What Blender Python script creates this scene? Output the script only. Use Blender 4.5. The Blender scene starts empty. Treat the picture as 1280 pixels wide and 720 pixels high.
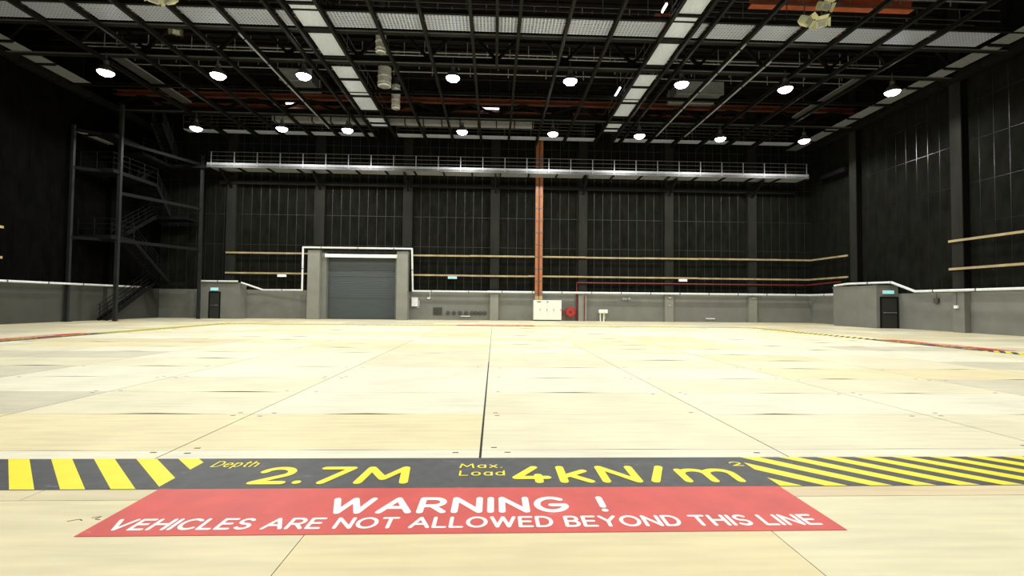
import bpy, bmesh, math, random
from mathutils import Vector, Matrix
from mathutils.geometry import delaunay_2d_cdt
random.seed(7)
SC = bpy.context.scene
COL = SC.collection
V3 = Vector

# ------------------------------------------------------------------ materials
def mat(name, col, rough=.6, metal=0., noise=0., nscale=3., stretch=(1, 1, 1), bump=0., bscale=40., spec=.5, emit=None, estr=0.):
    m = bpy.data.materials.new(name); m.use_nodes = True
    nt = m.node_tree; b = nt.nodes['Principled BSDF']
    b.inputs['Base Color'].default_value = (*col, 1)
    b.inputs['Roughness'].default_value = rough
    b.inputs['Metallic'].default_value = metal
    b.inputs['Specular IOR Level'].default_value = spec
    if noise or bump:
        tc = nt.nodes.new('ShaderNodeTexCoord'); mp = nt.nodes.new('ShaderNodeMapping')
        mp.inputs['Scale'].default_value = stretch
        nt.links.new(tc.outputs['Object'], mp.inputs['Vector'])
    if noise:
        n = nt.nodes.new('ShaderNodeTexNoise'); n.inputs['Scale'].default_value = nscale; n.inputs['Detail'].default_value = 5
        nt.links.new(mp.outputs['Vector'], n.inputs['Vector'])
        r = nt.nodes.new('ShaderNodeMapRange')
        r.inputs['From Min'].default_value = .3; r.inputs['From Max'].default_value = .7
        r.inputs['To Min'].default_value = 1 - noise; r.inputs['To Max'].default_value = 1 + noise
        nt.links.new(n.outputs['Fac'], r.inputs['Value'])
        mx = nt.nodes.new('ShaderNodeVectorMath'); mx.operation = 'SCALE'
        mx.inputs[0].default_value = col
        nt.links.new(r.outputs['Result'], mx.inputs['Scale'])
        nt.links.new(mx.outputs['Vector'], b.inputs['Base Color'])
    if bump:
        n2 = nt.nodes.new('ShaderNodeTexNoise'); n2.inputs['Scale'].default_value = bscale
        nt.links.new(mp.outputs['Vector'], n2.inputs['Vector'])
        bp = nt.nodes.new('ShaderNodeBump'); bp.inputs['Strength'].default_value = bump; bp.inputs['Distance'].default_value = .02
        nt.links.new(n2.outputs['Fac'], bp.inputs['Height']); nt.links.new(bp.outputs['Normal'], b.inputs['Normal'])
    if emit:
        b.inputs['Emission Color'].default_value = (*emit, 1); b.inputs['Emission Strength'].default_value = estr
    return m

M = {}
M['blanket'] = mat('acoustic_blanket', (.0085, .0088, .0070), .95, noise=.35, nscale=2.2, stretch=(1, 1, .4), bump=.4, bscale=30, spec=.02)
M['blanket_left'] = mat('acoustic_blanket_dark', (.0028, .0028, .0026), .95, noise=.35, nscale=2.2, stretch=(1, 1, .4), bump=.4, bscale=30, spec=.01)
M['strip'] = mat('seam_strip', (.034, .036, .030), .45, .5)
M['strip_dark'] = mat('seam_strip_dark', (.05, .05, .055), .25, .8)
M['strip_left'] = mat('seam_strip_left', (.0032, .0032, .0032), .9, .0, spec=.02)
M['column'] = mat('column_paint_dark', (.0165, .017, .0142), .8, noise=.25, nscale=1.5, stretch=(1, 1, .3), spec=.12)
M['grey'] = mat('grey_wall_paint', (.165, .168, .145), .75, noise=.10, nscale=1.2, bump=.15, bscale=60)
M['grey_shaded'] = mat('grey_wall_paint_shaded', (.047, .049, .040), .75, noise=.12, nscale=1.2, bump=.15, bscale=60)  # same grey paint, darkened to stand in for weaker light on the left
M['grey_light'] = mat('grey_pier_paint', (.22, .225, .19), .7, noise=.08, nscale=1.2)
M['shutter'] = mat('shutter_steel', (.068, .082, .083), .55, .15, noise=.08, nscale=3, stretch=(.3, .3, 3))
M['black_steel'] = mat('black_steel', (.006, .006, .0055), .6, .05, noise=.2, nscale=2, spec=.15)
M['rail_steel'] = mat('rail_steel', (.011, .011, .0095), .5, .05, noise=.3, nscale=1.5, spec=.15)
M['stair_steel'] = mat('stair_steel', (.0055, .0058, .0056), .8, .05, noise=.2, nscale=2, spec=.15)
M['post_steel'] = mat('post_steel', (.024, .026, .026), .45, .3, noise=.2, nscale=2)
M['truss_steel'] = mat('truss_steel', (.008, .0082, .0068), .6, .1, noise=.3, nscale=1.3, spec=.15)
M['galv'] = mat('galvanised', (.36, .37, .40), .5, .3, noise=.15, nscale=5)
M['galv_dim'] = mat('galvanised_dull', (.105, .107, .108), .5, .4, noise=.2, nscale=4)
M['white'] = mat('white_pipe_lagging', (.72, .74, .74), .5, noise=.08, nscale=4)
M['cream'] = mat('cream_paint', (.78, .78, .68), .5, noise=.04)
M['timber'] = mat('timber_board', (.34, .265, .14), .6, noise=.3, nscale=1.1, stretch=(1, 1, 1))
M['orange'] = mat('orange_busbar', (.34, .125, .04), .45, noise=.15, nscale=2)
M['orange_dark'] = mat('red_brown_cover', (.16, .03, .015), .5)
M['red'] = mat('fire_red', (.42, .03, .022), .4)
M['red_dark'] = mat('fire_pipe_red', (.16, .016, .015), .45)
M['oxide'] = mat('red_oxide', (.115, .03, .014), .7, noise=.35, nscale=1.2)
M['oxide_bright'] = mat('red_oxide_bright', (.62, .15, .07), .7, noise=.3, nscale=1.2)  # brighter version of the red oxide, for the nearer beams
M['fixture_dim'] = mat('dim_fixture', (.12, .10, .04), .5)
M['matt_black'] = mat('matt_black_strip', (.0025, .0025, .0025), .95, spec=.1)
M['door'] = mat('door_dark', (.022, .024, .02), .5, noise=.1)
M['vent'] = mat('vent_grey', (.055, .058, .05), .6)
M['roof'] = mat('roof_deck', (.012, .009, .010), .8, noise=.2, spec=.15)
M['black_mark'] = mat('black_floor_paint', (.046, .050, .052), .55, noise=.28, nscale=7, spec=.35)
M['yellow'] = mat('yellow_floor_paint', (.93, .80, .015), .5, noise=.04, nscale=6, spec=.3)
M['red_mark'] = mat('red_floor_paint', (.64, .066, .052), .5, noise=.12, nscale=3, spec=.3)
M['white_mark'] = mat('white_floor_paint', (.90, .90, .88), .5, noise=.03, nscale=6)
M['edge'] = mat('plywood_edge', (.15, .125, .07), .9)
M['sub'] = mat('tank_substructure', (.015, .014, .012), .9)
M['screw'] = mat('screw_plug', (.05, .045, .03), .7)
M['lens'] = mat('lamp_lens', (.9, .9, .9), .4, emit=(1, 1, .95), estr=30)
M['tube'] = mat('fluorescent_tube', (.9, .9, .9), .4, emit=(1, 1, 1), estr=9)
M['striplight'] = mat('strip_light_diffuser', (.9, .9, .8), .4, emit=(1, .96, .74), estr=.42)
M['exit'] = mat('exit_sign_face', (.10, .38, .36), .4, emit=(.38, .88, .90), estr=.7)
M['exit_green'] = mat('exit_sign_green', (.02, .3, .22), .4, emit=(.05, .55, .45), estr=.8)
M['emerg'] = mat('emergency_light_face', (.9, .9, .85), .4, emit=(1, 1, .9), estr=.9)
M['chrome'] = mat('bright_steel', (.6, .6, .6), .25, .9)
M['silver'] = mat('silver_duct', (.80, .81, .84), .35, .25, noise=.2, nscale=6)
M['fixture'] = mat('cream_fixture', (.62, .62, .40), .45, noise=.1)

def perf(name, col, pitch, hole, rough=.4):
    """expanded metal / perforated sheet: real see-through holes in object space"""
    m = bpy.data.materials.new(name); m.use_nodes = True
    nt = m.node_tree; b = nt.nodes['Principled BSDF']; out = nt.nodes['Material Output']
    b.inputs['Base Color'].default_value = (*col, 1); b.inputs['Roughness'].default_value = rough; b.inputs['Metallic'].default_value = .35
    tc = nt.nodes.new('ShaderNodeTexCoord'); sp = nt.nodes.new('ShaderNodeSeparateXYZ')
    nt.links.new(tc.outputs['Object'], sp.inputs[0])
    fs = []
    for ax, p in (('X', pitch[0]), ('Y', pitch[1])):
        d = nt.nodes.new('ShaderNodeMath'); d.operation = 'DIVIDE'; d.inputs[1].default_value = p
        nt.links.new(sp.outputs[ax], d.inputs[0])
        f = nt.nodes.new('ShaderNodeMath'); f.operation = 'FRACT'; nt.links.new(d.outputs[0], f.inputs[0])
        g = nt.nodes.new('ShaderNodeMath'); g.operation = 'LESS_THAN'; g.inputs[1].default_value = hole
        nt.links.new(f.outputs[0], g.inputs[0]); fs.append(g)
    mu = nt.nodes.new('ShaderNodeMath'); mu.operation = 'MULTIPLY'
    nt.links.new(fs[0].outputs[0], mu.inputs[0]); nt.links.new(fs[1].outputs[0], mu.inputs[1])
    t = nt.nodes.new('ShaderNodeBsdfTransparent'); mx = nt.nodes.new('ShaderNodeMixShader')
    nt.links.new(mu.outputs[0], mx.inputs[0]); nt.links.new(b.outputs[0], mx.inputs[1]); nt.links.new(t.outputs[0], mx.inputs[2])
    nt.links.new(mx.outputs[0], out.inputs['Surface'])
    return m
M['mesh'] = perf('expanded_mesh', (.64, .70, .88), (.17, .15), .58)
M['sheet'] = mat('perforated_walkway_sheet', (.72, .79, .96), .4, .2, noise=.10, nscale=2.5, stretch=(6, 1, 1))
M['edge_sheet'] = mat('dull_walkway_sheet', (.27, .275, .30), .5, .3, noise=.2, nscale=9)

def scuffed(m, col, thr):
    nt = m.node_tree; b = nt.nodes['Principled BSDF']; src = b.inputs['Base Color'].links[0].from_socket
    tc = nt.nodes.new('ShaderNodeTexCoord'); mp = nt.nodes.new('ShaderNodeMapping'); mp.inputs['Rotation'].default_value = (0, 0, .6); mp.inputs['Scale'].default_value = (1.2, 4.5, 1)
    nt.links.new(tc.outputs['Object'], mp.inputs['Vector'])
    n = nt.nodes.new('ShaderNodeTexNoise'); n.inputs['Scale'].default_value = 1.9; n.inputs['Detail'].default_value = 12; n.inputs['Roughness'].default_value = .72
    nt.links.new(mp.outputs[0], n.inputs['Vector'])
    r = nt.nodes.new('ShaderNodeMapRange'); r.inputs['From Min'].default_value = thr; r.inputs['From Max'].default_value = thr + .12; r.inputs['To Max'].default_value = .35
    nt.links.new(n.outputs['Fac'], r.inputs['Value'])
    mx = nt.nodes.new('ShaderNodeMix'); mx.data_type = 'RGBA'
    nt.links.new(r.outputs[0], mx.inputs['Factor']); nt.links.new(src, mx.inputs['A']); mx.inputs['B'].default_value = (*col, 1)
    nt.links.new(mx.outputs['Result'], b.inputs['Base Color'])
scuffed(M['black_mark'], (.5, .5, .48), .60); scuffed(M['red_mark'], (.8, .6, .52), .64)

def floor_mat():
    m = bpy.data.materials.new('plywood_floor'); m.use_nodes = True
    nt = m.node_tree; b = nt.nodes['Principled BSDF']
    b.inputs['Roughness'].default_value = .55; b.inputs['Specular IOR Level'].default_value = .3
    at = nt.nodes.new('ShaderNodeAttribute'); at.attribute_name = 'tone'
    tc = nt.nodes.new('ShaderNodeTexCoord'); mp = nt.nodes.new('ShaderNodeMapping')
    mp.inputs['Scale'].default_value = (.7, 7, 1)
    nt.links.new(tc.outputs['Object'], mp.inputs['Vector'])
    n = nt.nodes.new('ShaderNodeTexNoise'); n.inputs['Scale'].default_value = 1.6; n.inputs['Detail'].default_value = 7
    nt.links.new(mp.outputs[0], n.inputs['Vector'])
    n2 = nt.nodes.new('ShaderNodeTexNoise'); n2.inputs['Scale'].default_value = .8; n2.inputs['Detail'].default_value = 6
    nt.links.new(tc.outputs['Object'], n2.inputs['Vector'])
    ad = nt.nodes.new('ShaderNodeMath'); ad.operation = 'ADD'
    nt.links.new(n.outputs['Fac'], ad.inputs[0]); nt.links.new(n2.outputs['Fac'], ad.inputs[1])
    r = nt.nodes.new('ShaderNodeMapRange'); r.inputs['From Min'].default_value = .7; r.inputs['From Max'].default_value = 1.3
    r.inputs['To Min'].default_value = .85; r.inputs['To Max'].default_value = 1.08
    nt.links.new(ad.outputs[0], r.inputs['Value'])
    mx = nt.nodes.new('ShaderNodeVectorMath'); mx.operation = 'SCALE'
    nt.links.new(at.outputs['Color'], mx.inputs[0]); nt.links.new(r.outputs['Result'], mx.inputs['Scale'])
    nt.links.new(mx.outputs[0], b.inputs['Base Color'])
    return m
M['floor'] = floor_mat()

# ------------------------------------------------------------------ geometry helpers (world coordinates)
class MB:
    def __init__(s): s.v = []; s.f = []
    def face(s, pts):
        k = len(s.v); s.v += [tuple(p) for p in pts]; s.f.append(tuple(range(k, k + len(pts))))
        return s
    def box(s, x0, x1, y0, y1, z0, z1):
        k = len(s.v)
        s.v += [(x0, y0, z0), (x1, y0, z0), (x1, y1, z0), (x0, y1, z0), (x0, y0, z1), (x1, y0, z1), (x1, y1, z1), (x0, y1, z1)]
        for q in ((3, 2, 1, 0), (4, 5, 6, 7), (0, 1, 5, 4), (1, 2, 6, 5), (2, 3, 7, 6), (3, 0, 4, 7)): s.f.append(tuple(k + i for i in q))
        return s
    def bar(s, a, b, w, h, up=(0, 0, 1)):
        a, b = V3(a), V3(b); d = (b - a).normalized(); u = V3(up)
        if abs(d.dot(u)) > .98: u = V3((0, 1, 0))
        r = d.cross(u).normalized(); u = r.cross(d).normalized()
        k = len(s.v)
        for p in (a, b):
            for i, j in ((-1, -1), (1, -1), (1, 1), (-1, 1)): s.v.append(tuple(p + r * (i * w / 2) + u * (j * h / 2)))
        for q in ((0, 1, 2, 3), (7, 6, 5, 4), (0, 4, 5, 1), (1, 5, 6, 2), (2, 6, 7, 3), (3, 7, 4, 0)): s.f.append(tuple(k + i for i in q))
        return s
    def tube(s, a, b, r, n=10, r2=None):
        a, b = V3(a), V3(b); d = (b - a).normalized(); u = V3((0, 0, 1))
        if abs(d.dot(u)) > .98: u = V3((0, 1, 0))
        x = d.cross(u).normalized(); y = x.cross(d); k = len(s.v); r2 = r if r2 is None else r2
        for p, q in ((a, r), (b, r2)):
            for i in range(n):
                t = 2 * math.pi * i / n; s.v.append(tuple(p + (x * math.cos(t) + y * math.sin(t)) * q))
        for i in range(n): j = (i + 1) % n; s.f.append((k + i, k + j, k + n + j, k + n + i))
        s.f.append(tuple(k + i for i in reversed(range(n)))); s.f.append(tuple(k + n + i for i in range(n)))
        return s
    def path(s, pts, r, n=10):
        for i in range(len(pts) - 1): s.tube(pts[i], pts[i + 1], r, n)
        for p in pts[1:-1]: s.ball(p, r, n)
        return s
    def ball(s, c, r, n=10):
        prof = [(r * math.sin(math.pi * i / 6), -r * math.cos(math.pi * i / 6)) for i in range(7)]
        return s.lathe(c, prof, n)
    def lathe(s, c, prof, n=20, axis='Z'):
        k = len(s.v); c = V3(c); m = len(prof)
        for (r, h) in prof:
            r = max(r, 1e-4)
            for i in range(n):
                t = 2 * math.pi * i / n; q = (r * math.cos(t), r * math.sin(t), h)
                if axis == 'Y': q = (q[0], q[2], q[1])
                if axis == 'X': q = (q[2], q[0], q[1])
                s.v.append(tuple(c + V3(q)))
        for a in range(m - 1):
            for i in range(n): j = (i + 1) % n; s.f.append((k + a * n + i, k + a * n + j, k + (a + 1) * n + j, k + (a + 1) * n + i))
        return s
    def ibeam(s, a, b, w, h, t=.02):
        a, b = V3(a), V3(b)
        s.bar(a + V3((0, 0, t / 2)), b + V3((0, 0, t / 2)), w, t); s.bar(a + V3((0, 0, h - t / 2)), b + V3((0, 0, h - t / 2)), w, t)
        s.bar(a + V3((0, 0, h / 2)), b + V3((0, 0, h / 2)), t, h - 2 * t)
        return s
    def poly_prism(s, pts, z0, z1):
        k = len(s.v); n = len(pts)
        s.v += [(x, y, z0) for x, y in pts] + [(x, y, z1) for x, y in pts]
        s.f.append(tuple(k + i for i in reversed(range(n)))); s.f.append(tuple(k + n + i for i in range(n)))
        for i in range(n): j = (i + 1) % n; s.f.append((k + i, k + j, k + n + j, k + n + i))
        return s
    def build(s, name, m, parent=None, bevel=0., smooth=False):
        o0 = wloc(parent) if parent else V3((0, 0, 0))
        me = bpy.data.meshes.new(name); me.from_pydata([tuple(V3(p) - o0) for p in s.v], [], s.f); me.update()
        bm = bmesh.new(); bm.from_mesh(me); bmesh.ops.recalc_face_normals(bm, faces=bm.faces)
        if bevel: bmesh.ops.bevel(bm, geom=list(bm.edges), offset=bevel, segments=2, affect='EDGES', clamp_overlap=True)
        bm.to_mesh(me); bm.free()
        if smooth:
            for p in me.polygons: p.use_smooth = True
            me.set_sharp_from_angle(angle=.7)
        me.materials.append(M[m] if isinstance(m, str) else m)
        o = bpy.data.objects.new(name, me); COL.objects.link(o)
        if parent: o.parent = parent
        return o
def wloc(o):
    p = V3(o.location)
    return p + wloc(o.parent) if o.parent else p
def tag(o, label, cat, group=None):
    o['label'] = label; o['category'] = cat
    if group: o['group'] = group
    return o
def thing(name, label, cat, loc, group=None):
    o = bpy.data.objects.new(name, None); COL.objects.link(o); o.location = loc; o.empty_display_size = .3
    return tag(o, label, cat, group)
def struct(o, label=None, cat=None):
    o['kind'] = 'structure'
    if label: o['label'] = label; o['category'] = cat
    return o
def dup(root, loc, label=None, group=None):
    r = root.copy(); COL.objects.link(r); r.location = loc
    if label: r['label'] = label
    if group: r['group'] = group
    for ch in list(root.children):
        c = ch.copy(); COL.objects.link(c); c.parent = r
        for g in list(ch.children):
            d = g.copy(); COL.objects.link(d); d.parent = c
    return r
ORD = ['first', 'second', 'third', 'fourth', 'fifth', 'sixth', 'seventh', 'eighth', 'ninth', 'tenth', 'eleventh', 'twelfth']

# ------------------------------------------------------------------ room dimensions
XL, XR, YB, YF, ZR = -28.0, 28.0, 40.4, -16.0, 20.0
DADO = 2.4

# ------------------------------------------------------------------ floor: plywood panels over a dark deck
def lens(t): return max(0., math.sin(math.pi * t)) ** 2
fv, ff, ftone, fmi = [], [], [], []
CREAM = (.80, .75, .52); PALE = (.83, .80, .61); YEL = (.82, .725, .43); GREY = (.66, .62, .46); TAN = (.73, .65, .41)
def panel(x0, x1, y0, y1, tone, bow=0., gap=.006, gy=.0025):
    """one floor board: top face with a slightly lifted front edge, plus its edge faces"""
    x0 += gap; x1 -= gap; y0 += gy; y1 -= gy
    N = 10; k = len(fv); c0 = random.uniform(.15, .5); c1 = c0 + random.uniform(.3, .5)
    prof = [0 if not bow or not (c0 < i / N < c1) else bow * lens((i / N - c0) / (c1 - c0)) for i in range(N + 1)]
    for i in range(N + 1): fv.append((x0 + (x1 - x0) * i / N, y0, prof[i]))
    for i in range(N + 1): fv.append((x0 + (x1 - x0) * i / N, y0 + min(.35, (y1 - y0) * .5), 0))
    for i in range(N + 1): fv.append((x0 + (x1 - x0) * i / N, y1, 0))
    for i in range(N + 1): fv.append((x0 + (x1 - x0) * i / N, y0, -.03))
    n = N + 1
    for i in range(N):
        for a in (0, n): ff.append((k + a + i, k + a + i + 1, k + a + n + i + 1, k + a + n + i)); ftone.append(tone); fmi.append(0)
        ff.append((k + 3 * n + i, k + 3 * n + i + 1, k + i + 1, k + i)); ftone.append(tone); fmi.append(1)
    k2 = len(fv)
    fv.extend([(x0, y0, 0), (x0, y1, 0), (x0, y0, -.03), (x0, y1, -.03), (x1, y0, 0), (x1, y1, 0), (x1, y0, -.03), (x1, y1, -.03)])
    for q in ((0, 1, 3, 2), (4, 5, 7, 6)): ff.append(tuple(k2 + i for i in q)); ftone.append(tone); fmi.append(1)
def jit(c, a=.03):
    s = 1 + random.uniform(-a, a); return tuple(x * s for x in c)
TX0, TX1, TY0, TY1 = -16.8, 16.8, 4.60, 30.4           # edge of the covered tank
xs = [TX0] + [-.12 + 3.06 * k for k in range(-5, 6)] + [TX1]
ys = [TY0, 4.86] + [4.86 + 1.53 * k for k in range(1, 17)] + [TY1]
for r in range(len(ys) - 1):
    for c in range(len(xs) - 1):
        xm = (xs[c] + xs[c + 1]) / 2; ym = (ys[r] + ys[r + 1]) / 2
        t = random.choice([CREAM, CREAM, PALE, PALE, YEL])
        if r == 0: t = PALE
        if r == 1: t = YEL if xm < 0 else CREAM
        if r == 2: t = GREY if xm < -6.3 else (YEL if xm < -3 else (GREY if xm > 9 else PALE))
        if r == 3 and abs(xm) > 10: t = GREY
        if r in (4, 6, 9) and xm < -9: t = GREY if r != 9 else TAN
        if r in (5, 8) and xm > 11: t = GREY
        if r in (2, 3, 4, 5) and abs(xm) < 5: t = random.choice([PALE, CREAM])
        gx = .006
        panel(xs[c], xs[c + 1], ys[r], ys[r + 1], jit(t), bow=random.choice([0, 0, .006, .010, .013]) if r > 1 else .003)
# fixed floor round the tank
def outer(x0, x1, y0, y1, tones, px=3.06, py=1.53, ox=-1.2):
    k0 = math.floor((x0 - ox) / px); x = ox + k0 * px
    while x < x1 - 1e-6:
        a, b = max(x, x0), min(x + px, x1); y = y0
        while y < y1 - 1e-6:
            e = min(y + py, y1)
            if b - a > .02: panel(a, b, y, e, jit(random.choice(tones), .04), bow=0, gap=.0025)
            y = e
        x += px
outer(XL, XR, YF, 3.67 - 1.53, [CREAM, TAN])
for a, b, t in ((XL, -4.26, TAN), (-4.26, -1.2, (.775, .70, .445)), (-1.2, 1.86, (.80, .70, .41)), (1.86, 4.92, (.80, .745, .49)), (4.92, XR, TAN)):
    panel(a, b, 3.67 - 1.53, 3.67, t, gap=.0025)
outer(XL, 1.86, 3.67, TY0, [TAN], ox=-3.5); outer(1.86, XR, 3.67, TY0, [(.78, .64, .40)])
outer(XL, TX0, TY0, YB, [GREY, TAN, CREAM], ox=-27.5, px=2.44); outer(TX1, XR, TY0, YB, [GREY, TAN, CREAM], px=2.44)
outer(TX0, TX1, TY1, YB, [TAN, CREAM, GREY])
me = bpy.data.meshes.new('floor'); me.from_pydata(fv, [], ff); me.update()
at = me.color_attributes.new('tone', 'FLOAT_COLOR', 'CORNER')
me.materials.append(M['floor']); me.materials.append(M['edge'])
for p in me.polygons:
    p.material_index = fmi[p.index]
    for li in p.loop_indices: at.data[li].color = (*ftone[p.index], 1)
floor = bpy.data.objects.new('floor', me); COL.objects.link(floor); struct(floor)
MB().box(XL - .3, XR + .3, YF - .3, YB + .3, -.4, -.03).build('subfloor', 'sub', floor)
g = MB()                                                  # wider working joint on the stage centre line
g.box(-.132, -.108, TY0, 12, -.012, .0012)
g.box(-.127, -.113, 12, 30, -.012, .0012)
g.build('centre_joint', 'sub', floor)
g = MB()
for xx in xs[3:-3]:
    for yy in ys[1:6]:
        for sx in (-1, 1):
            for sy in (-1, 1):
                if random.random() < .6:
                    cx, cy = xx + sx * random.uniform(.12, .28), yy + sy * random.uniform(.06, .12)
                    g.box(cx - .03, cx + .03, cy - .012, cy + .012, -.005, .0015)
g.build('lifting_slots', 'screw', floor)

g = MB()
for (x0, y0, x1, y1) in ((-2.86, 3.33, -2.80, 3.36), (-2.80, 3.36, -2.77, 3.34), (-2.74, 3.38, -2.69, 3.40), (-2.69, 3.40, -2.70, 3.36), (-2.70, 3.36, -2.66, 3.35), (-2.62, 3.42, -2.58, 3.44), (-2.58, 3.44, -2.56, 3.42), (-2.52, 3.46, -2.47, 3.47)):
    g.bar((x0, y0, .0008), (x1, y1, .0008), .008, .0012)
g.build('crayon_scribble', 'red_dark', floor)

# ------------------------------------------------------------------ walls
def clad_x(y, x0, x1, z0, z1, pitch, hs, sgn, cols):
    """cladding of a wall that runs along X; columns interrupt it"""
    p = MB(); st = MB(); n = int(round((x1 - x0) / pitch)); w = (x1 - x0) / n
    zs = [z0] + hs + [z1]
    for i in range(n):
        a, b = x0 + i * w, x0 + (i + 1) * w
        for j in range(len(zs) - 1): p.box(a + .012, b - .012, y - .08, y, zs[j] + .012, zs[j + 1] - .012)
        st.box(a - .018, a + .018, y - .092, y - .02, z0, z1)
    for h in hs: st.box(x0, x1, y - .09, y - .02, h - .015, h + .015)
    return p, st
# back wall
wb = struct(MB().box(XL - .3, XR + .3, YB, YB + .3, -.3, ZR).build('wall_back', 'black_steel'))
p, st = clad_x(YB, XL, XR, DADO, ZR, .7467, [6.22, 8.77, 11.6, 14.8], 1, None)
p.build('acoustic_panels', 'blanket', wb); st.build('seam_strips', 'strip', wb)
MB().box(XL, XR, YB - .12, YB, 0, DADO).build('painted_dado', 'grey', wb)
COLX = [-22.05, -14.75, -7.4, 0.0, 7.55, 15.05, 22.4]
for cx in COLX:
    cs = struct(MB().box(cx - .38, cx + .38, YB - .42, YB - .13, DADO, ZR).build('wall_column', 'column', None, .01))
    if cx not in (-14.75, -7.4):
        MB().box(cx - .36, cx + .36, YB - .44, YB - .125, 0, DADO).build('column_base', 'grey_light', cs, .01)
        if cx > -1: MB().box(cx - .42, cx + .42, YB - .46, YB - .125, 2.2, 2.24).build('base_capping', 'grey_light', cs)
# right wall
wr = struct(MB().box(XR, XR + .3, YF, YB, -.3, ZR).build('wall_right', 'black_steel'))
def clad_y(x, y0, y1, pitch, hs, side, pm, smt, parent):
    p = MB(); st = MB(); n = int(round((y1 - y0) / pitch)); w = (y1 - y0) / n
    zs = [DADO] + hs + [ZR]; a0, a1 = (x - .08, x) if side > 0 else (x, x + .08)
    for i in range(n):
        a, b = y0 + i * w, y0 + (i + 1) * w
        for j in range(len(zs) - 1): p.box(a0, a1, a + .014, b - .014, zs[j] + .012, zs[j + 1] - .012)
        st.box(a0 + (.02 if side < 0 else -.014), a1 - (.02 if side > 0 else -.014), a - .02, a + .02, DADO, ZR)
    for h in hs: st.box(a0 + (.02 if side < 0 else -.012), a1 - (.02 if side > 0 else -.012), y0, y1, h - .014, h + .014)
    p.build('acoustic_panels', pm, parent); st.build('seam_strips', smt, parent)
clad_y(XR, YF, YB, .8, [6.4, 8.8, 11.3, 13.6, 16], 1, 'blanket', 'strip_dark', wr)
MB().box(XR - .12, XR, YF, YB, 0, DADO).build('painted_dado', 'grey', wr)
for cy in (35.0, 26.9, 18.8, 10.7):
    cs = struct(MB().box(XR - .5, XR - .125, cy - .35, cy + .35, DADO, ZR).build('wall_column', 'column', None, .01))
    MB().box(XR - .5, XR - .125, cy - .35, cy + .35, 0, DADO).build('column_base', 'grey', cs, .01)
    MB().box(XR - .5, XR - .125, cy - .40, cy - .352, DADO + .02, ZR).build('black_strip', 'matt_black', cs)  # plain black strip over the column's camera-facing side
# left wall
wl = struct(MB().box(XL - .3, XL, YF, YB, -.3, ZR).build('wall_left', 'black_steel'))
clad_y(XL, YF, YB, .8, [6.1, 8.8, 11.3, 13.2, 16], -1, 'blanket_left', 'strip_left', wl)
MB().box(XL, XL + .12, YF, YB, 0, DADO).build('painted_dado', 'grey_shaded', wl)
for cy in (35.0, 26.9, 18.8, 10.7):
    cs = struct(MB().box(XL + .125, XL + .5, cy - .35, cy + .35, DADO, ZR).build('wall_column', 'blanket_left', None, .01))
    MB().box(XL + .125, XL + .42, cy - .35, cy + .35, 0, DADO).build('column_base', 'grey_shaded', cs, .01)
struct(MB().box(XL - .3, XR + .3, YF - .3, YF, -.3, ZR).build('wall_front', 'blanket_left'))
# roof deck
ce = MB()
ce.box(XL - .3, XR + .3, YF - .3, YB + .3, ZR, ZR + .2)
ceil = struct(ce.build('ceiling', 'roof'))
g = MB()
for i in range(60):
    yy = 10 + i * .52; g.box(XL, XR, yy, yy + .22, ZR - .09, ZR)
g.build('deck_ribs', 'roof', ceil)

# ------------------------------------------------------------------ lobbies with exit doors
def lobby(name, x0, x1, y0, y1, h, m, capm):
    o = struct(MB().box(x0, x1, y0, y1, 0, h).build(name, m, None, .02))
    MB().box(x0 - .03, x1 + .03, y0 - .03, y1 + .03, h, h + .08).build('capping', capm, o)
    return o
lobby('wall_lobby_right', 26.3, 27.86, 31.45, 35.6, 2.88, 'grey', 'grey')
lobby('wall_lobby_left', -24.1, -20.75, 39.3, 40.26, 2.86, 'grey', 'grey')
def exit_door(name, x0, x1, y, h, label):
    d = struct(MB().box(x0, x1, y - .035, y - .003, 0.01, h).build(name, 'door', None, .005), label, 'door')
    f = MB(); f.box(x0 - .09, x0 - .002, y - .06, y - .003, 0, h + .09); f.box(x1 + .002, x1 + .09, y - .06, y - .003, 0, h + .09); f.box(x0 - .002, x1 + .002, y - .06, y - .003, h + .002, h + .09)
    f.build('door_frame', 'black_steel', d)
    b = MB(); b.bar((x0 + .08, y - .09, 1.08), (x1 - .08, y - .09, 1.08), .04, .05)
    for xx in (x0 + .12, x1 - .12): b.box(xx - .03, xx + .03, y - .1, y - .035, 1.04, 1.12)
    b.build('push_bar', 'chrome', d)
    return d
exit_door('door_2', -23.15, -22.4, 39.3, 2.1, 'narrow dark exit door in the grey lobby by the staircase')
exit_door('door_3', 26.62, 27.72, 31.45, 2.08, 'dark exit door with push bar in the grey lobby on the right wall')
def exit_sign(x0, x1, y, z, label, h=.26, face='exit'):
    t = thing('exit_sign', label, 'sign', ((x0 + x1) / 2, y, z), None)
    MB().box(x0, x1, y - .09, y, z, z + h).build('housing', 'white', t, .01)
    MB().box(x0 + .03, x1 - .03, y - .1, y - .088, z + .03, z + h - .03).build('lit_face', face, t)
exit_sign(-23.1, -22.5, 39.3, 2.26, 'lit exit sign above the narrow door near the steel staircase')
exit_sign(26.72, 27.5, 31.45, 2.36, 'bright lit exit sign above the exit door on the right')
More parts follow.
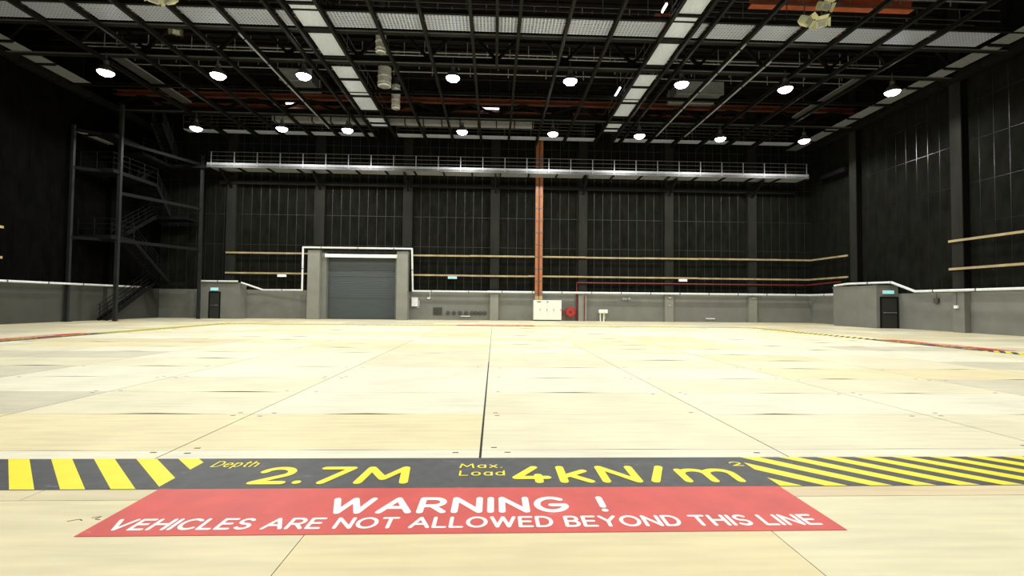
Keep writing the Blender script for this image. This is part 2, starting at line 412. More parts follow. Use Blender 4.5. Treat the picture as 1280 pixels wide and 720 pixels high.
# ------------------------------------------------------------------ loading door in the back wall
d1 = MB()
yS = YB - .16
n = 26
for i in range(n):
    z0 = .06 + i * (5.12 / n); z1 = z0 + 5.12 / n
    d1.box(-14.15, -8.15, yS - .02, yS + .03, z0, z1 - .025); d1.box(-14.15, -8.15, yS, yS + .03, z1 - .025, z1)
door = struct(d1.build('door_1', 'shutter'), 'wide blue-grey roller shutter in the back wall', 'door')
g = MB()
for z in (1.75, 3.55, 4.1): g.box(-14.1, -8.2, yS - .035, yS - .018, z, z + .03)
g.box(-14.15, -8.15, yS - .05, yS - .015, .02, .14)
g.build('stiffener_bars', 'vent', door)
MB().box(-15.42, -14.42, 39.35, YB, 0, 5.7).build('door_pier', 'grey_light', door, .02)
MB().box(-14.42, -14.0, 39.75, YB, 0, 5.55).build('door_jamb', 'grey', door, .01)
MB().box(-8.12, -7.2, 39.35, YB, 0, 5.7).build('door_pier', 'grey_light', door, .02)
MB().box(-8.3, -8.12, 39.75, YB, 0, 5.55).build('door_jamb', 'grey', door, .01)
MB().box(-14.42, -8.12, 39.8, YB, 5.45, 5.72).build('door_lintel', 'column', door, .01)
lb = MB()
for i in range(4): lb.box(-14.12 + i * 1.495, -14.12 + i * 1.495 + 1.465, 39.66, 39.8, 5.17, 5.43)
lbo = lb.build('strip_light', 'striplight', door)
lbo['label'] = 'cream lit strip above the shutter'

# ------------------------------------------------------------------ hazard bands and warning signs painted on the floor
def arc(cx, cy, rx, ry, a0, a1, n=12):
    return [(cx + rx * math.cos(math.radians(a0 + (a1 - a0) * i / n)), cy + ry * math.sin(math.radians(a0 + (a1 - a0) * i / n))) for i in range(n + 1)]
W_ = {}
def glyph(ch, w, *strokes): W_[ch] = (w, strokes)
glyph('W', 1.15, [(0, 1), (.28, 0), (.575, 1), (.87, 0), (1.15, 1)])
glyph('A', .86, [(0, 0), (.43, 1), (.86, 0)], [(.15, .33), (.71, .33)])
glyph('R', .68, [(0, 0), (0, 1), (.36, 1)] + arc(.36, .72, .29, .28, 90, -90) + [(0, .44)], [(.33, .44), (.68, 0)])
glyph('N', .74, [(0, 0), (0, 1), (.74, 0), (.74, 1)])
glyph('I', .0, [(0, 0), (0, 1)])
glyph('G', .80, arc(.45, .5, .45, .5, 48, 340, 20) + [(.85, .45), (.45, .45)])
glyph('!', .0, [(0, .32), (0, 1)], [(0, .02), (0, .03)])
glyph('V', .82, [(0, 1), (.41, 0), (.82, 1)])
glyph('E', .58, [(.58, 1), (0, 1), (0, 0), (.58, 0)], [(0, .52), (.5, .52)])
glyph('H', .70, [(0, 0), (0, 1)], [(.7, 0), (.7, 1)], [(0, .52), (.7, .52)])
glyph('C', .76, arc(.45, .5, .45, .5, 48, 312, 20))
glyph('L', .54, [(0, 1), (0, 0), (.54, 0)])
glyph('S', .60, arc(.3, .75, .28, .25, 30, 270, 12) + arc(.3, .25, .3, .25, 90, -150, 12))
glyph('O', .92, arc(.46, .5, .46, .5, 0, 360, 28))
glyph('T', .70, [(0, 1), (.7, 1)], [(.35, 1), (.35, 0)])
glyph('D', .72, [(0, 0), (0, 1), (.3, 1)] + arc(.3, .5, .42, .5, 90, -90, 14) + [(0, 0)])
glyph('B', .62, [(0, 0), (0, 1), (.34, 1)] + arc(.34, .76, .24, .24, 90, -90) + [(0, .52), (.36, .52)] + arc(.36, .26, .26, .26, 90, -90) + [(0, 0)])
glyph('Y', .76, [(0, 1), (.38, .48), (.76, 1)], [(.38, .48), (.38, 0)])
glyph('M', .98, [(0, 0), (.1, 1), (.49, .25), (.88, 1), (.98, 0)])
glyph('2', .62, arc(.31, .69, .31, .31, 170, -35, 14) + [(.02, 0), (.64, 0)])
glyph('7', .62, [(0, 1), (.62, 1), (.18, 0)])
glyph('.', .0, [(0, .02), (.0, .03)])
glyph('4', .62, [(.46, 0), (.46, .42)], [(.40, 1), (0, .27), (.64, .27)])
glyph('n', .66, [(0, 0), (0, 1), (.66, 0), (.66, 1)])
glyph('k', .52, [(0, 0), (0, 1)], [(.48, .72), (.02, .32)], [(.16, .44), (.54, 0)])
glyph('/', .34, [(0, 0), (.34, 1)])
glyph('m', 1.1, [(0, 0), (0, .76)], [(0, .48)] + arc(.275, .48, .275, .28, 180, 0) + [(.55, 0)], [(.55, .48)] + arc(.825, .48, .275, .28, 180, 0) + [(1.1, 0)])
glyph('e', .58, [(.02, .38), (.56, .38)] + arc(.29, .36, .28, .36, 5, 310, 18))
glyph('p', .56, [(0, -.28), (0, .72)], arc(.28, .36, .28, .36, 0, 360, 20))
glyph('t', .40, [(.16, 1), (.16, .2)] + arc(.32, .2, .16, .2, 180, 290, 6), [(0, .72), (.38, .72)])
glyph('h', .50, [(0, 0), (0, 1)], [(0, .45)] + arc(.25, .45, .25, .27, 180, 0) + [(.5, 0)])
glyph('a', .54, arc(.27, .36, .27, .36, 0, 360, 20), [(.54, .72), (.54, 0)])
glyph('x', .50, [(0, 0), (.5, .72)], [(0, .72), (.5, 0)])
glyph('o', .58, arc(.29, .36, .29, .36, 0, 360, 20))
glyph('d', .56, arc(.28, .36, .28, .36, 0, 360, 20), [(.56, 1), (.56, 0)])
def lettering(text, x0, x1, y0, h, stroke, frame, z, gap=.24, space=.62):
    """round-ended painted letters fitted between x0 and x1, as a flat mesh; frame maps (s, t) to the floor"""
    r = stroke / 2; adv = []; x = 0
    for ch in text:
        if ch == ' ': x += space - gap; continue
        adv.append((ch, x)); x += W_[ch][0] + gap + stroke / h
    tot = x - gap - stroke / h
    k = (x1 - x0 - stroke) / tot; mb = MB(); zz = z
    pv, pf = [], []
    def add(pts):
        i = len(pv); pv.extend(Vector((p[0], p[1])) for p in pts); pf.append(list(range(i, i + len(pts))))
    for ch, ax in adv:
        for stt in W_[ch][1]:
            pts = [V3((x0 + r + (ax + px) * k, y0 + r + py * (h - stroke), 0)) for px, py in stt]
            for a, b in zip(pts[:-1], pts[1:]):
                d = (b - a); 
                if d.length < 1e-6: continue
                nrm = V3((-d.y, d.x, 0)).normalized() * r
                add([q.xy for q in (a - nrm, b - nrm, b + nrm, a + nrm)])
            for q in pts:
                add([(q.x + r * math.cos((t + .13) * math.pi / 6), q.y + r * math.sin((t + .13) * math.pi / 6)) for t in range(12)])
    ov, oe, of, _a, _b, src = delaunay_2d_cdt(pv, [], pf, 0, 1e-5)
    k0 = len(mb.v); mb.v += [(*frame(*q), zz) for q in ov]; mb.f += [tuple(k0 + i for i in f) for f, q in zip(of, src) if q]
    return mb
def hazard(side, frame, s0, s1, c, label_band, label_sign, cut=None):
    """frame(s, t): s runs along the tank edge, t outward-to-inward with the band at 3.87..4.60; c is the middle of the lettered field"""
    fl = lambda q: (q[0], q[1])
    Z1, Z2, Z3 = .003, .0045, .006
    S = lambda a: c + a
    b = MB(); b.poly_prism([frame(s0, 3.87), frame(s1, 3.87), frame(s1, 4.60), frame(s0, 4.60)], .0005, Z1)
    loc = frame(c, 4.2)
    root = thing('hazard_band', label_band, 'floor marking', (loc[0], loc[1], 0), 'hazard bands round the stage floor')
    b.build('painted_band', 'black_mark', root)
    pitch, w = .385, .19
    def clip(poly, s_lim, keep_less):
        out = []
        for i in range(len(poly)):
            a, d = poly[i], poly[(i + 1) % len(poly)]
            ia = (a[0] <= s_lim) == keep_less; idd = (d[0] <= s_lim) == keep_less
            if ia: out.append(a)
            if ia != idd:
                t = (s_lim - a[0]) / (d[0] - a[0]); out.append((s_lim, a[1] + t * (d[1] - a[1])))
        return out
    base = S(-4.56 + .06)
    k0 = int((s0 - base) / pitch) - 3; k1 = int((s1 - base) / pitch) + 3
    for k in range(k0, k1):
        a = base + k * pitch                                # stripe meets the inner edge at a and falls outward to the right
        poly = [(a, 4.60), (a + w, 4.60), (a + w + .73, 3.87), (a + .73, 3.87)]
        for lim, less in ((S(-2.66), True), (S(2.39), False)):
            q = clip(poly, lim, less)
            if len(q) < 3: continue
            for l2, ls in ((s0, False), (s1, True)):
                q = clip(q, l2, ls) if len(q) >= 3 else []
            if len(q) >= 3: MB().face([(*frame(*p), Z2) for p in q]).build('stripe', 'yellow', root)
    lettering('Depth', S(-2.53), S(-2.13), 4.36, .155, .016, frame, Z3, .2).build('lettering', 'yellow', root)
    lettering('2.7M', S(-2.02), S(-.70), 3.95, .41, .074, frame, Z3, .16).build('lettering', 'yellow', root)
    lettering('Max.', S(-.30), S(.09), 4.315, .115, .017, frame, Z3, .2).build('lettering', 'yellow', root)
    lettering('Load', S(-.29), S(.11), 4.125, .125, .017, frame, Z3, .2).build('lettering', 'yellow', root)
    lettering('4kn/m', S(.17), S(2.16), 3.95, .41, .074, frame, Z3, .17).build('lettering', 'yellow', root)
    lettering('2', S(2.235), S(2.345), 4.345, .115, .018, frame, Z3).build('lettering', 'yellow', root)
    r = MB(); r.poly_prism([frame(S(-2.63), 3.115), frame(S(2.38), 3.115), frame(S(2.38), 3.869), frame(S(-2.63), 3.869)], .0005, Z1)
    loc = frame(c, 3.5)
    sg = thing('warning_sign', label_sign, 'floor sign', (loc[0], loc[1], 0), 'red warning signs on the stage floor')
    r.build('red_field', 'red_mark', sg)
    lettering('WARNING !', S(-1.19), S(.845), 3.405, .275, .050, frame, Z2, .17, 1.05).build('lettering', 'white_mark', sg)
    lettering('VEHICLES ARE NOT ALLOWED BEYOND THIS LINE', S(-2.52), S(2.27), 3.185, .165, .027, frame, Z2, .15, .62).build('lettering', 'white_mark', sg)
hazard('front', lambda s, t: (s, t), TX0 - .73, TX1 + .73, 0,
       'black load-limit band with yellow stripes crossing the floor nearest the viewer', 'large red floor sign in front of the yellow-striped load-limit band nearest the viewer')
hazard('left', lambda s, t: (TX0 - 4.6 + t, TY0 + (17.6 - s)), -8.2, 17.6, 17.6 - 14.1,
       'thin hazard band with yellow dashes along the left side of the floor', 'red floor sign beside the hazard band towards the staircase side')
hazard('right', lambda s, t: (TX1 + 4.6 - t, TY0 + s), 0, TY1 - TY0, 13.8,
       'thin hazard band with yellow dashes along the right side of the floor', 'red floor sign beside the hazard band towards the right-wall lobby')
hazard('back', lambda s, t: (-s, TY1 + 4.6 - t), TX0 - .73, TX1 + .73, 0,
       'distant hazard band running parallel to the back wall', 'distant faint red floor sign between the back hazard band and the back wall')

# ------------------------------------------------------------------ timber buffer rails
def timber(pts, label, zc, nboards):
    t = thing('timber_rail', label, 'rail', (pts[0][0], pts[0][1], zc), 'timber buffer rails along the walls')
    for a, b in zip(pts[:-1], pts[1:]):
        A, B = V3((*a, zc)), V3((*b, zc)); L = (B - A).length; n = max(1, int(L / 4.4)); d = (B - A) / n
        for i in range(n):
            off = V3((0, 0, random.uniform(-.02, .02)))
            MB().bar(A + d * i + d * .0015 + off, A + d * (i + 1) - d * .0015 + off, .09, .135).build('board', 'timber', t)
            MB().bar(A + d * (i + .5) + V3((0, 0, -.26)), A + d * (i + .5) + V3((0, 0, -.092)), .05, .06).build('bracket', 'black_steel', t)

yb = YB - .50; xr = XR - .58
for z, nm in ((5.45, 'upper'), (3.77, 'lower')):
    timber([(-22.35, yb), (-15.6, yb)], f'{nm} timber rail on the back wall between lobby and shutter', z, 2)
    timber([(-7.0, yb), (xr, yb), (xr, 35.5)], f'{nm} long timber rail running right from the shutter into the corner', z, 8)
    timber([(xr, 27.35), (xr, 12)], f'{nm} timber rail on the right wall beyond the lobby', z, 3)
    timber([(XL + .58, 27.2), (XL + .58, 12)], f'{nm} timber rail on the left wall at the picture edge', z, 3)

# ------------------------------------------------------------------ white cable pipes
def wpipe(pts, label, r=.075, sup=True):
    t = thing('lagged_pipe', label, 'pipe', pts[0], 'white pipes along the top of the grey walls')
    MB().path(pts, r, 10).build('pipe_run', 'white', t, smooth=True)
    for a, b in zip(pts[:-1], pts[1:]):
        a, b = V3(a), V3(b); n = int((b - a).length / 2.4)
        for i in range(n):
            p = a + (b - a) * ((i + .5) / n); d = (b - a).normalized()
            MB().tube(p - d * .03, p + d * .03, r + .018, 10).build('pipe_clip', 'galv_dim', t)
yp = YB - .56
wpipe([(-24.05, 39.17, 3.04), (-20.9, 39.17, 3.04)], 'short white pipe over the lobby beside the staircase')
wpipe([(-20.65, 39.17, 2.95), (-19.2, yp, 2.38), (-15.75, 39.2, 2.38), (-15.75, 39.2, 5.9), (-6.85, 39.2, 5.9), (-6.85, yp, 2.42), (-.6, yp, 2.42)],
      'white pipe framing the roller shutter and stepping down beside it')
wpipe([(-.6, yp, 2.42), (xr - .1, yp, 2.42), (xr - .1, 36.0, 2.42)], 'thick white pipe along the back wall right of the shutter', .095)
wpipe([(26.35, 35.5, 3.07), (26.35, 34.2, 3.16), (27.25, 31.38, 3.16)], 'white pipe crossing the top of the right lobby', .085)
wpipe([(27.25, 31.3, 3.16), (27.35, 29.6, 2.5), (27.35, 14, 2.5)], 'white pipe dropping from the right lobby to run along the right wall', .085)
wpipe([(XL + .55, 14, 2.46), (XL + .55, 38.6, 2.46)], 'white pipe along the dark left wall behind the staircase', .07)

# ------------------------------------------------------------------ services on the back wall
yw = YB - .1215
# electrical cabinet
t = thing('electrical_cabinet', 'white floor-standing electrical cabinet under the orange risers', 'cabinet', (4.48, 39.8, 0))
MB().box(3.32, 5.66, 39.45, yw - .0, .10, 1.76).build('body', 'cream', t, .012)
MB().box(3.36, 5.62, 39.5, yw, 0, .10).build('plinth', 'vent', t)
for i in range(4):
    a = 3.345 + i * .575
    d = MB().box(a, a + .56, 39.425, 39.45, .13, 1.73).build('cabinet_door', 'cream', t, .006)
    MB().box(a + .49, a + .52, 39.40, 39.425, .85, 1.05).build('handle', 'vent', d)
MB().box(3.6, 3.92, 39.415, 39.426, 1.58, 1.66).build('name_plate', 'red_dark', t)
MB().box(4.4, 4.56, 39.415, 39.426, 1.58, 1.65).build('indicator_plate', 'vent', t)
# orange risers
t = thing('busbar_riser', 'pair of orange vertical busbar risers above the white cabinet', 'riser', (3.72, 39.95, 1.76))
for cx, m in ((3.54, 'orange'), (3.92, 'orange')):
    MB().box(cx - .12, cx + .12, 39.61, 39.72, 1.77, 15.6).build('riser_bar', m, t, .01)
MB().box(3.665, 3.795, 39.66, 39.72, 1.77, 15.6).build('centre_cover', 'orange_dark', t)
for i in range(13): MB().box(3.40, 4.08, 39.59, 39.735, 2.3 + i * 1.03, 2.36 + i * 1.03).build('fixing_band', 'galv_dim', t)
g = MB(); g.box(3.42, 3.74, 39.56, 39.73, 1.78, 2.1); g.box(3.78, 4.06, 39.56, 39.73, 1.78, 2.1); g.build('end_box', 'timber', t, .01)
# hose reel
t = thing('hose_reel', 'red fire hose reel beside the white cabinet', 'hose reel', (6.5, 40.0, .75))
MB().lathe((6.5, 39.95, .78), [(.0, -.14), (.44, -.14), (.46, -.11), (.46, .11), (.44, .14), (0, .14)], 26, 'Y').build('drum', 'red', t, smooth=True)
MB().lathe((6.5, 39.80, .78), [(.0, -.06), (.12, -.05), (.13, 0), (0, .01)], 16, 'Y').build('hub', 'red_dark', t, smooth=True)
g = MB(); g.lathe((6.5, 39.83, .78), [(.36, -.04), (.43, -.02), (.43, .02), (.36, .02), (.36, -.04)], 26, 'Y'); g.build('hose_coil', 'red_dark', t, smooth=True)
g = MB(); g.box(6.4, 6.6, 40.05, yw, .4, 1.1); g.build('wall_bracket', 'vent', t)
g = MB(); g.box(5.74, 5.90, 40.0, yw, .45, 1.0); g.tube((5.9, 40.1, .8), (6.1, 40.1, .8), .03); g.build('valve_box', 'red_dark', t)
# fire pipes
t = tag(MB().path([(27.0, 39.75, 3.28), (27.0, 35.7, 3.4)], .05, 10).build('fire_pipe', 'red_dark', None, smooth=True), 'dark red fire pipe on the right wall ending above the lobby', 'pipe')
for yy in (36.2, 37.8, 39.4): MB().box(27.0, 27.90, yy - .02, yy + .02, 3.24 + (39.75 - yy) * .0296, 3.29 + (39.75 - yy) * .0296).build('bracket', 'black_steel', t)
t = tag(MB().path([(7.06, 40.1, .0), (7.06, 40.1, 3.28), (7.06, 39.9, 3.28), (26.9, 39.9, 3.28)], .055, 10).build('fire_pipe', 'red_dark', None, smooth=True),
        'dark red fire pipe rising by the hose reel and running along the back wall', 'pipe')
t = tag(MB().path([(7.68, 39.88, .0), (7.68, 39.88, 2.15)], .04, 8).build('drop_pipe', 'red_dark', None, smooth=True), 'short dark red pipe on the column right of the hose reel', 'pipe')
# boxes and fittings
t = thing('isolator_box', 'white isolator box on the grey wall right of the shutter', 'electrical box', (-6.62, yw, 1.1))
MB().box(-6.97, -6.45, yw - .22, yw, 1.12, 1.9).build('enclosure', 'white', t, .012)
MB().box(-6.44, -6.30, yw - .16, yw, 1.2, 1.65).build('switch_box', 'galv', t, .01)
MB().path([(-6.38, yw - .08, 1.2), (-6.36, yw - .1, 1.05), (-6.55, yw - .1, 1.02)], .02, 6).build('cable', 'white', t)
t = thing('socket_box', 'small white box hanging on a conduit beside the isolator', 'electrical box', (-5.55, yw, 1.8))
MB().box(-5.68, -5.42, yw - .14, yw, 1.76, 1.92).build('enclosure', 'white', t, .01)
MB().path([(-5.46, yw - .05, 1.9), (-5.46, yw - .05, 2.36)], .022, 6).build('conduit', 'white', t)
t = thing('wall_vent', 'square dark grey ventilation grille low on the back wall', 'vent', (-4.8, yw, .42))
MB().box(-5.18, -4.42, yw - .05, yw, .42, 1.06).build('frame', 'vent', t, .008)
g = MB()
for i in range(9): g.bar((-5.12, yw - .06, .5 + i * .06), (-4.48, yw - .06, .5 + i * .06), .03, .035)
g.build('louvres', 'vent', t)
sk = thing('wall_socket', '', 'socket', (-3.92, yw, .55), 'round dark sockets low on the back wall')
MB().lathe((-3.92, yw - .05, .62), [(0, -.06), (.1, -.06), (.17, -.03), (.18, .05)], 16, 'Y').build('socket_body', 'vent', sk, smooth=True)
MB().lathe((-3.92, yw - .13, .62), [(0, -.02), (.1, -.02), (.1, .02)], 14, 'Y').build('cap', 'vent', sk, smooth=True)
sx = [-3.92, -3.42, -2.9, -2.38, -1.9, -1.54, -1.18, -.82]
for i, x in enumerate(sx):
    lab = f'{ORD[i]} round dark socket from the square vent along the back wall'
    if i == 0: sk['label'] = lab
    else: dup(sk, (x, yw, .55), lab)
t = thing('grab_bar', 'short pale horizontal bar below the row of sockets', 'bar', (-2.45, yw, .3))
MB().tube((-2.85, yw - .09, .33), (-2.05, yw - .09, .33), .035, 8).build('rail', 'white', t)
g = MB(); g.box(-2.8, -2.74, yw - .09, yw, .3, .36); g.box(-2.16, -2.1, yw - .09, yw, .3, .36); g.build('bracket', 'vent', t)
t = thing('service_pedestal', 'white box on two legs against the back wall', 'pedestal', (9.3, 40.0, 0))
MB().box(8.92, 9.66, 39.72, 40.1, .70, 1.02).build('box', 'cream', t, .02)
for x in (9.08, 9.36): MB().tube((x, 39.95, 0), (x, 39.95, .70), .06, 10).build('leg', 'cream', t)
MB().tube((9.48, 40.05, .2), (9.48, 40.05, .70), .03, 8).build('leg', 'cream', t)
def twin(x, y, z, label):
    t = thing('emergency_spotlight', label, 'light', (x, y, z), 'twin spotlights high on the grey wall')
    MB().box(x - .1, x + .1, y - .12, y, z - .1, z + .1).build('base_box', 'galv', t, .01)
    for s in (-1, 1):
        MB().lathe((x + s * .24, y - .16, z + .03), [(0, -.08), (.1, -.08), (.13, -.05), (.1, .1), (0, .12)], 12, 'Y').build('lamp_head', 'galv', t, smooth=True)
    MB().tube((x - .24, y - .08, z + .02), (x + .24, y - .08, z + .02), .02, 6).build('arm', 'galv_dim', t)
twin(11.35, yw, 1.92, 'twin-headed spotlight on the grey wall above the white pedestal')
def small(x, y, z, w, h, label, m='white', name='junction_box', cat='electrical box', d=.1, stem=None):
    t = thing(name, label, cat, (x, y, z))
    MB().box(x - w / 2, x + w / 2, y - d, y, z - h / 2, z + h / 2).build('enclosure', m, t, .006)
    if stem: MB().tube((x, y - d / 2, z + h / 2), (x, y - d / 2, stem), .015, 6).build('conduit', 'galv_dim', t)
small(15.05, YB - .44, 2.08, .28, .12, 'small pale fitting topping the second grey column base right of the hose reel', 'galv', stem=2.3)
small(15.05, YB - .44, 1.42, .16, .14, 'small pale switch midway down the second grey column base right of the hose reel', 'galv')
small(22.4, YB - .44, 2.1, .3, .1, 'small pale fitting topping the last column base before the corner', 'galv')
small(18.75, yw, .3, .8, .09, 'low pale socket strip just above the floor of the back wall', 'white')
small(27.8, 28.75, 1.9, .14, .3, 'grey-blue call box hanging under the white pipe on the right wall', 'vent', stem=2.4, d=.3)
small(27.44, 27.1, 1.52, .1, .18, 'white call point hanging on the right-wall column', 'white', stem=2.3, d=.25)
def emerg(x, y, z, label, face='emerg', w=.72):
    t = thing('bulkhead_light', label, 'light', (x, y, z), 'lit bulkhead fittings under the lower timber rail')
    MB().box(x - w / 2, x + w / 2, y - .1, y, z - .1, z + .1).build('housing', 'white', t, .008)
    MB().box(x - w / 2 + .03, x + w / 2 - .03, y - .112, y - .095, z - .075, z + .075).build('lit_face', face, t)
emerg(-17.7, yb + .03, 3.585, 'white lit bulkhead under the timber rail left of the shutter')
emerg(-3.55, yb + .03, 3.585, 'greenish lit sign under the timber rail right of the shutter', 'exit', .74)
emerg(16.2, yb + .03, 3.585, 'white lit bulkhead under the timber rail far right of the orange risers')

# ------------------------------------------------------------------ catwalk on the back wall
cw = thing('catwalk', 'long steel catwalk with railings high along the back wall', 'catwalk', (1.5, 39.6, 12.4))
CX0, CX1, CY0, CZ = -22.95, 26.1, 38.0, 12.22
MB().box(CX0, CX1, CY0, 39.58, CZ, CZ + .05).build('deck', 'galv_dim', cw)
MB().box(CX0, CX1, CY0 - .03, CY0, CZ - .16, CZ + .02).build('edge_channel', 'galv_dim', cw)
MB().box(CX0, CX1, CY0 - .02, CY0 + .01, CZ + .05, CZ + .22).build('kick_plate', 'galv', cw)
n = 21; w = (CX1 - CX0) / n
for i in range(n):
    a = CX0 + i * w
    MB().box(a + .05, a + w - .05, CY0 + .06, 39.55, CZ - .06, CZ - .03).build('soffit_panel', 'galv', cw)
for i in range(n + 1):
    a = CX0 + i * w
    MB().box(a - .05, a + .05, CY0 + .02, 39.57, CZ - .2, CZ - .06).build('cross_bearer', 'black_steel', cw)
for cx in COLX:
    g = MB(); g.bar((cx, CY0 + .2, CZ - .25), (cx, 39.95, CZ - 1.3), .12, .16); g.bar((cx, CY0 + .05, CZ - .3), (cx, 39.98, CZ - .3), .14, .2)
    g.build('knee_bracket', 'black_steel', cw)
g = MB(); g.bar((CX0, 39.9, CZ - .85), (CX1, 39.9, CZ - .85), .12, .3); g.build('wall_bearer', 'black_steel', cw)
k = 27; w = (25.9 - (-22.6)) / k
for i in range(k + 1):
    x = -22.6 + i * w
    MB().box(x - .03, x + .03, CY0 - .06, CY0 - .02, CZ - .05, CZ + 1.1).build('rail_post', 'galv', cw)
for z in (.42, .76, 1.08):
    MB().tube((-22.75, CY0 - .04, CZ + z), (26.0, CY0 - .04, CZ + z), .022 if z < 1 else .026, 6).build('handrail', 'galv_dim', cw)
t = thing('hung_banner_rail', 'folded cable bundle lying on the catwalk near the staircase', 'cable', (-19.4, 38.3, 12.3))
g = MB(); pts = [(-20.9 + i * .18, 38.3, 12.40 + .05 * math.sin(i * 1.7)) for i in range(19)]; g.path(pts, .05, 6); g.build('cable_loop', 'galv', t)
t.name = 'cable_bundle'
tag(MB().box(27.2, 27.90, 35.45, 38.2, 12.05, 12.4).build('cable_trunking', 'black_steel', None, .02), 'dark boxed trunking continuing from the catwalk along the right wall', 'trunking')

# ------------------------------------------------------------------ staircase tower in the back left corner
stt = thing('steel_staircase', 'dark steel staircase tower in the back left corner', 'staircase', (-26.6, 36.5, 0))
def pole(x, y, z1, w=.2):
    p = MB().box(x - w / 2, x + w / 2, y - w / 2, y + w / 2, 0, z1).build('corner_post', 'post_steel', stt, .01)
    MB().box(x - w, x + w, y - w, y + w, 0, .02).build('base_plate', 'post_steel', p)
pole(-25.72, 33.0, 14.9, .21); pole(-27.66, 31.6, 12.9, .18); pole(-23.45, 38.3, 13.1, .2)
def flight(y0, z0, y1, z1, xa, xb, n=13, rails=True, m='stair_steel'):
    g = MB()
    for x in (xa, xb): g.bar((x, y0, z0), (x, y1, z1), .05, .26)
    f = g.build('flight', m, stt)
    for i in range(n):
        t = (i + .7) / n; y = y0 + (y1 - y0) * t; z = z0 + (z1 - z0) * t
        MB().box(xa, xb, y - .13, y + .13, z + .02, z + .06).build('tread', 'stair_steel', f)
    r = MB()
    for x in (xa, xb):
        for h in (.45, .75, 1.05): r.tube((x, y0, z0 + h), (x, y1, z1 + h), .022, 6)
        for t in (.03, .35, .67, .97): 
            p = V3((x, y0 + (y1 - y0) * t, z0 + (z1 - z0) * t)); r.tube(p, p + V3((0, 0, 1.05)), .024, 6)
    r.build('flight_handrail', m, f)
def landing(y0, y1, z, x0=-27.85, x1=-25.72, sides=('s', 'e')):
    l = MB().box(x0, x1, y0, y1, z - .05, z).build('landing', 'stair_steel', stt)
    g = MB(); g.bar((x1, y0, z - .14), (x1, y1, z - .14), .08, .24); g.bar((x0, y0, z - .14), (x0, y1, z - .14), .08, .24)
    g.bar((x0, y0, z - .14), (x1, y0, z - .14), .08, .24); g.bar((x0, y1, z - .14), (x1, y1, z - .14), .08, .24)
    g.build('edge_beam', 'stair_steel', l)
    r = MB()
    def line(a, b):
        for h in (.4, .75, 1.1): r.tube((*a, z + h), (*b, z + h), .022, 6)
        n = max(1, int(round((V3((*b, 0)) - V3((*a, 0))).length / 1.3)))
        for i in range(n + 1):
            p = V3((*a, z)).lerp(V3((*b, z)), i / n); r.tube(p, p + V3((0, 0, 1.1)), .024, 6)
    if 's' in sides: line((x0, y0), (x1, y0))
    if 'e' in sides: line((x1, y0), (x1, y1))
    if 'n' in sides: line((x0, y1), (x1, y1))
    r.build('landing_rail', 'stair_steel', l)
xA, xB, xM = -27.32, -25.78, -26.75
flight(33.6, .05, 38.3, 2.85, xA, xM - .05)
landing(38.3, 39.2, 2.9, x1=-25.0)
flight(38.3, 2.9, 34.4, 5.75, xM + .05, xB)
landing(32.4, 34.4, 5.8)
flight(34.4, 5.8, 38.2, 8.1, xA, xM - .05)
landing(38.2, 39.8, 8.15, x1=-24.6)
flight(38.2, 8.15, 36.6, 10.2, xM + .05, xB, 9)
landing(32.4, 36.6, 10.3)
flight(36.0, 10.3, 38.6, 12.4, xA, xM - .05, 10)
landing(35.0, 39.7, 12.22, x0=-26.9, x1=-25.72, sides=('e',)); landing(38.0, 39.55, 12.24, x0=-25.7, x1=-23.12, sides=('s',))
landing(32.4, 35.0, 12.7, sides=())
for z in (5.5, 8.75, 12.3): MB().bar((-25.72, 33.0, z), (-23.45, 38.3, z), .1, .22).build('tie_beam', 'stair_steel', stt)
for z in (5.5, 10.1, 12.6): MB().bar((-27.66, 31.6, z), (-25.72, 33.0, z), .1, .2).build('tie_beam', 'stair_steel', stt)
flight(38.4, 12.5, 36.6, 15.0, -26.3, -25.5, 10, m='post_steel')
tag(MB().box(-27.78, -27.42, 31.9, 34.5, 12.55, 12.68).build('cable_tray', 'galv', None, .01), 'pale cable tray sloping in view behind the top of the staircase', 'tray')

# ------------------------------------------------------------------ ceiling grid
ZB = 14.9                                                # underside of the grid rails
KX = 1.072
beamx = [-22.1, -19.6, -17.4, -15.1, -12.9, -10.55, -9.78, -8.2, -5.83, -3.6, -1.25, 1.08, 3.42, 5.72, 8.28, 9.70, 10.4, 12.72, 15.0, 17.3, 19.6, 21.9]
nmid = len(beamx) // 2
def rail_label(i):
    if i < nmid: return f'dark ceiling grid rail running away from viewer, {ORD[i]} counted from the left wall'
    return f'dark ceiling grid rail running away from viewer, {ORD[len(beamx) - 1 - i]} counted from the right wall'
for i, x in enumerate(beamx):
    g = MB().ibeam((x, 11, ZB), (x, 39.6, ZB), .15, .22, .025)
    o = g.build('grid_rail', 'rail_steel'); tag(o, rail_label(i), 'beam', 'longitudinal ceiling grid rails')
o = MB().ibeam((0, 11, ZB), (0, 26.5, ZB), .15, .22, .025).build('grid_rail', 'rail_steel')
tag(o, 'short dark centre grid rail ending at the first deep truss', 'beam', 'longitudinal ceiling grid rails')

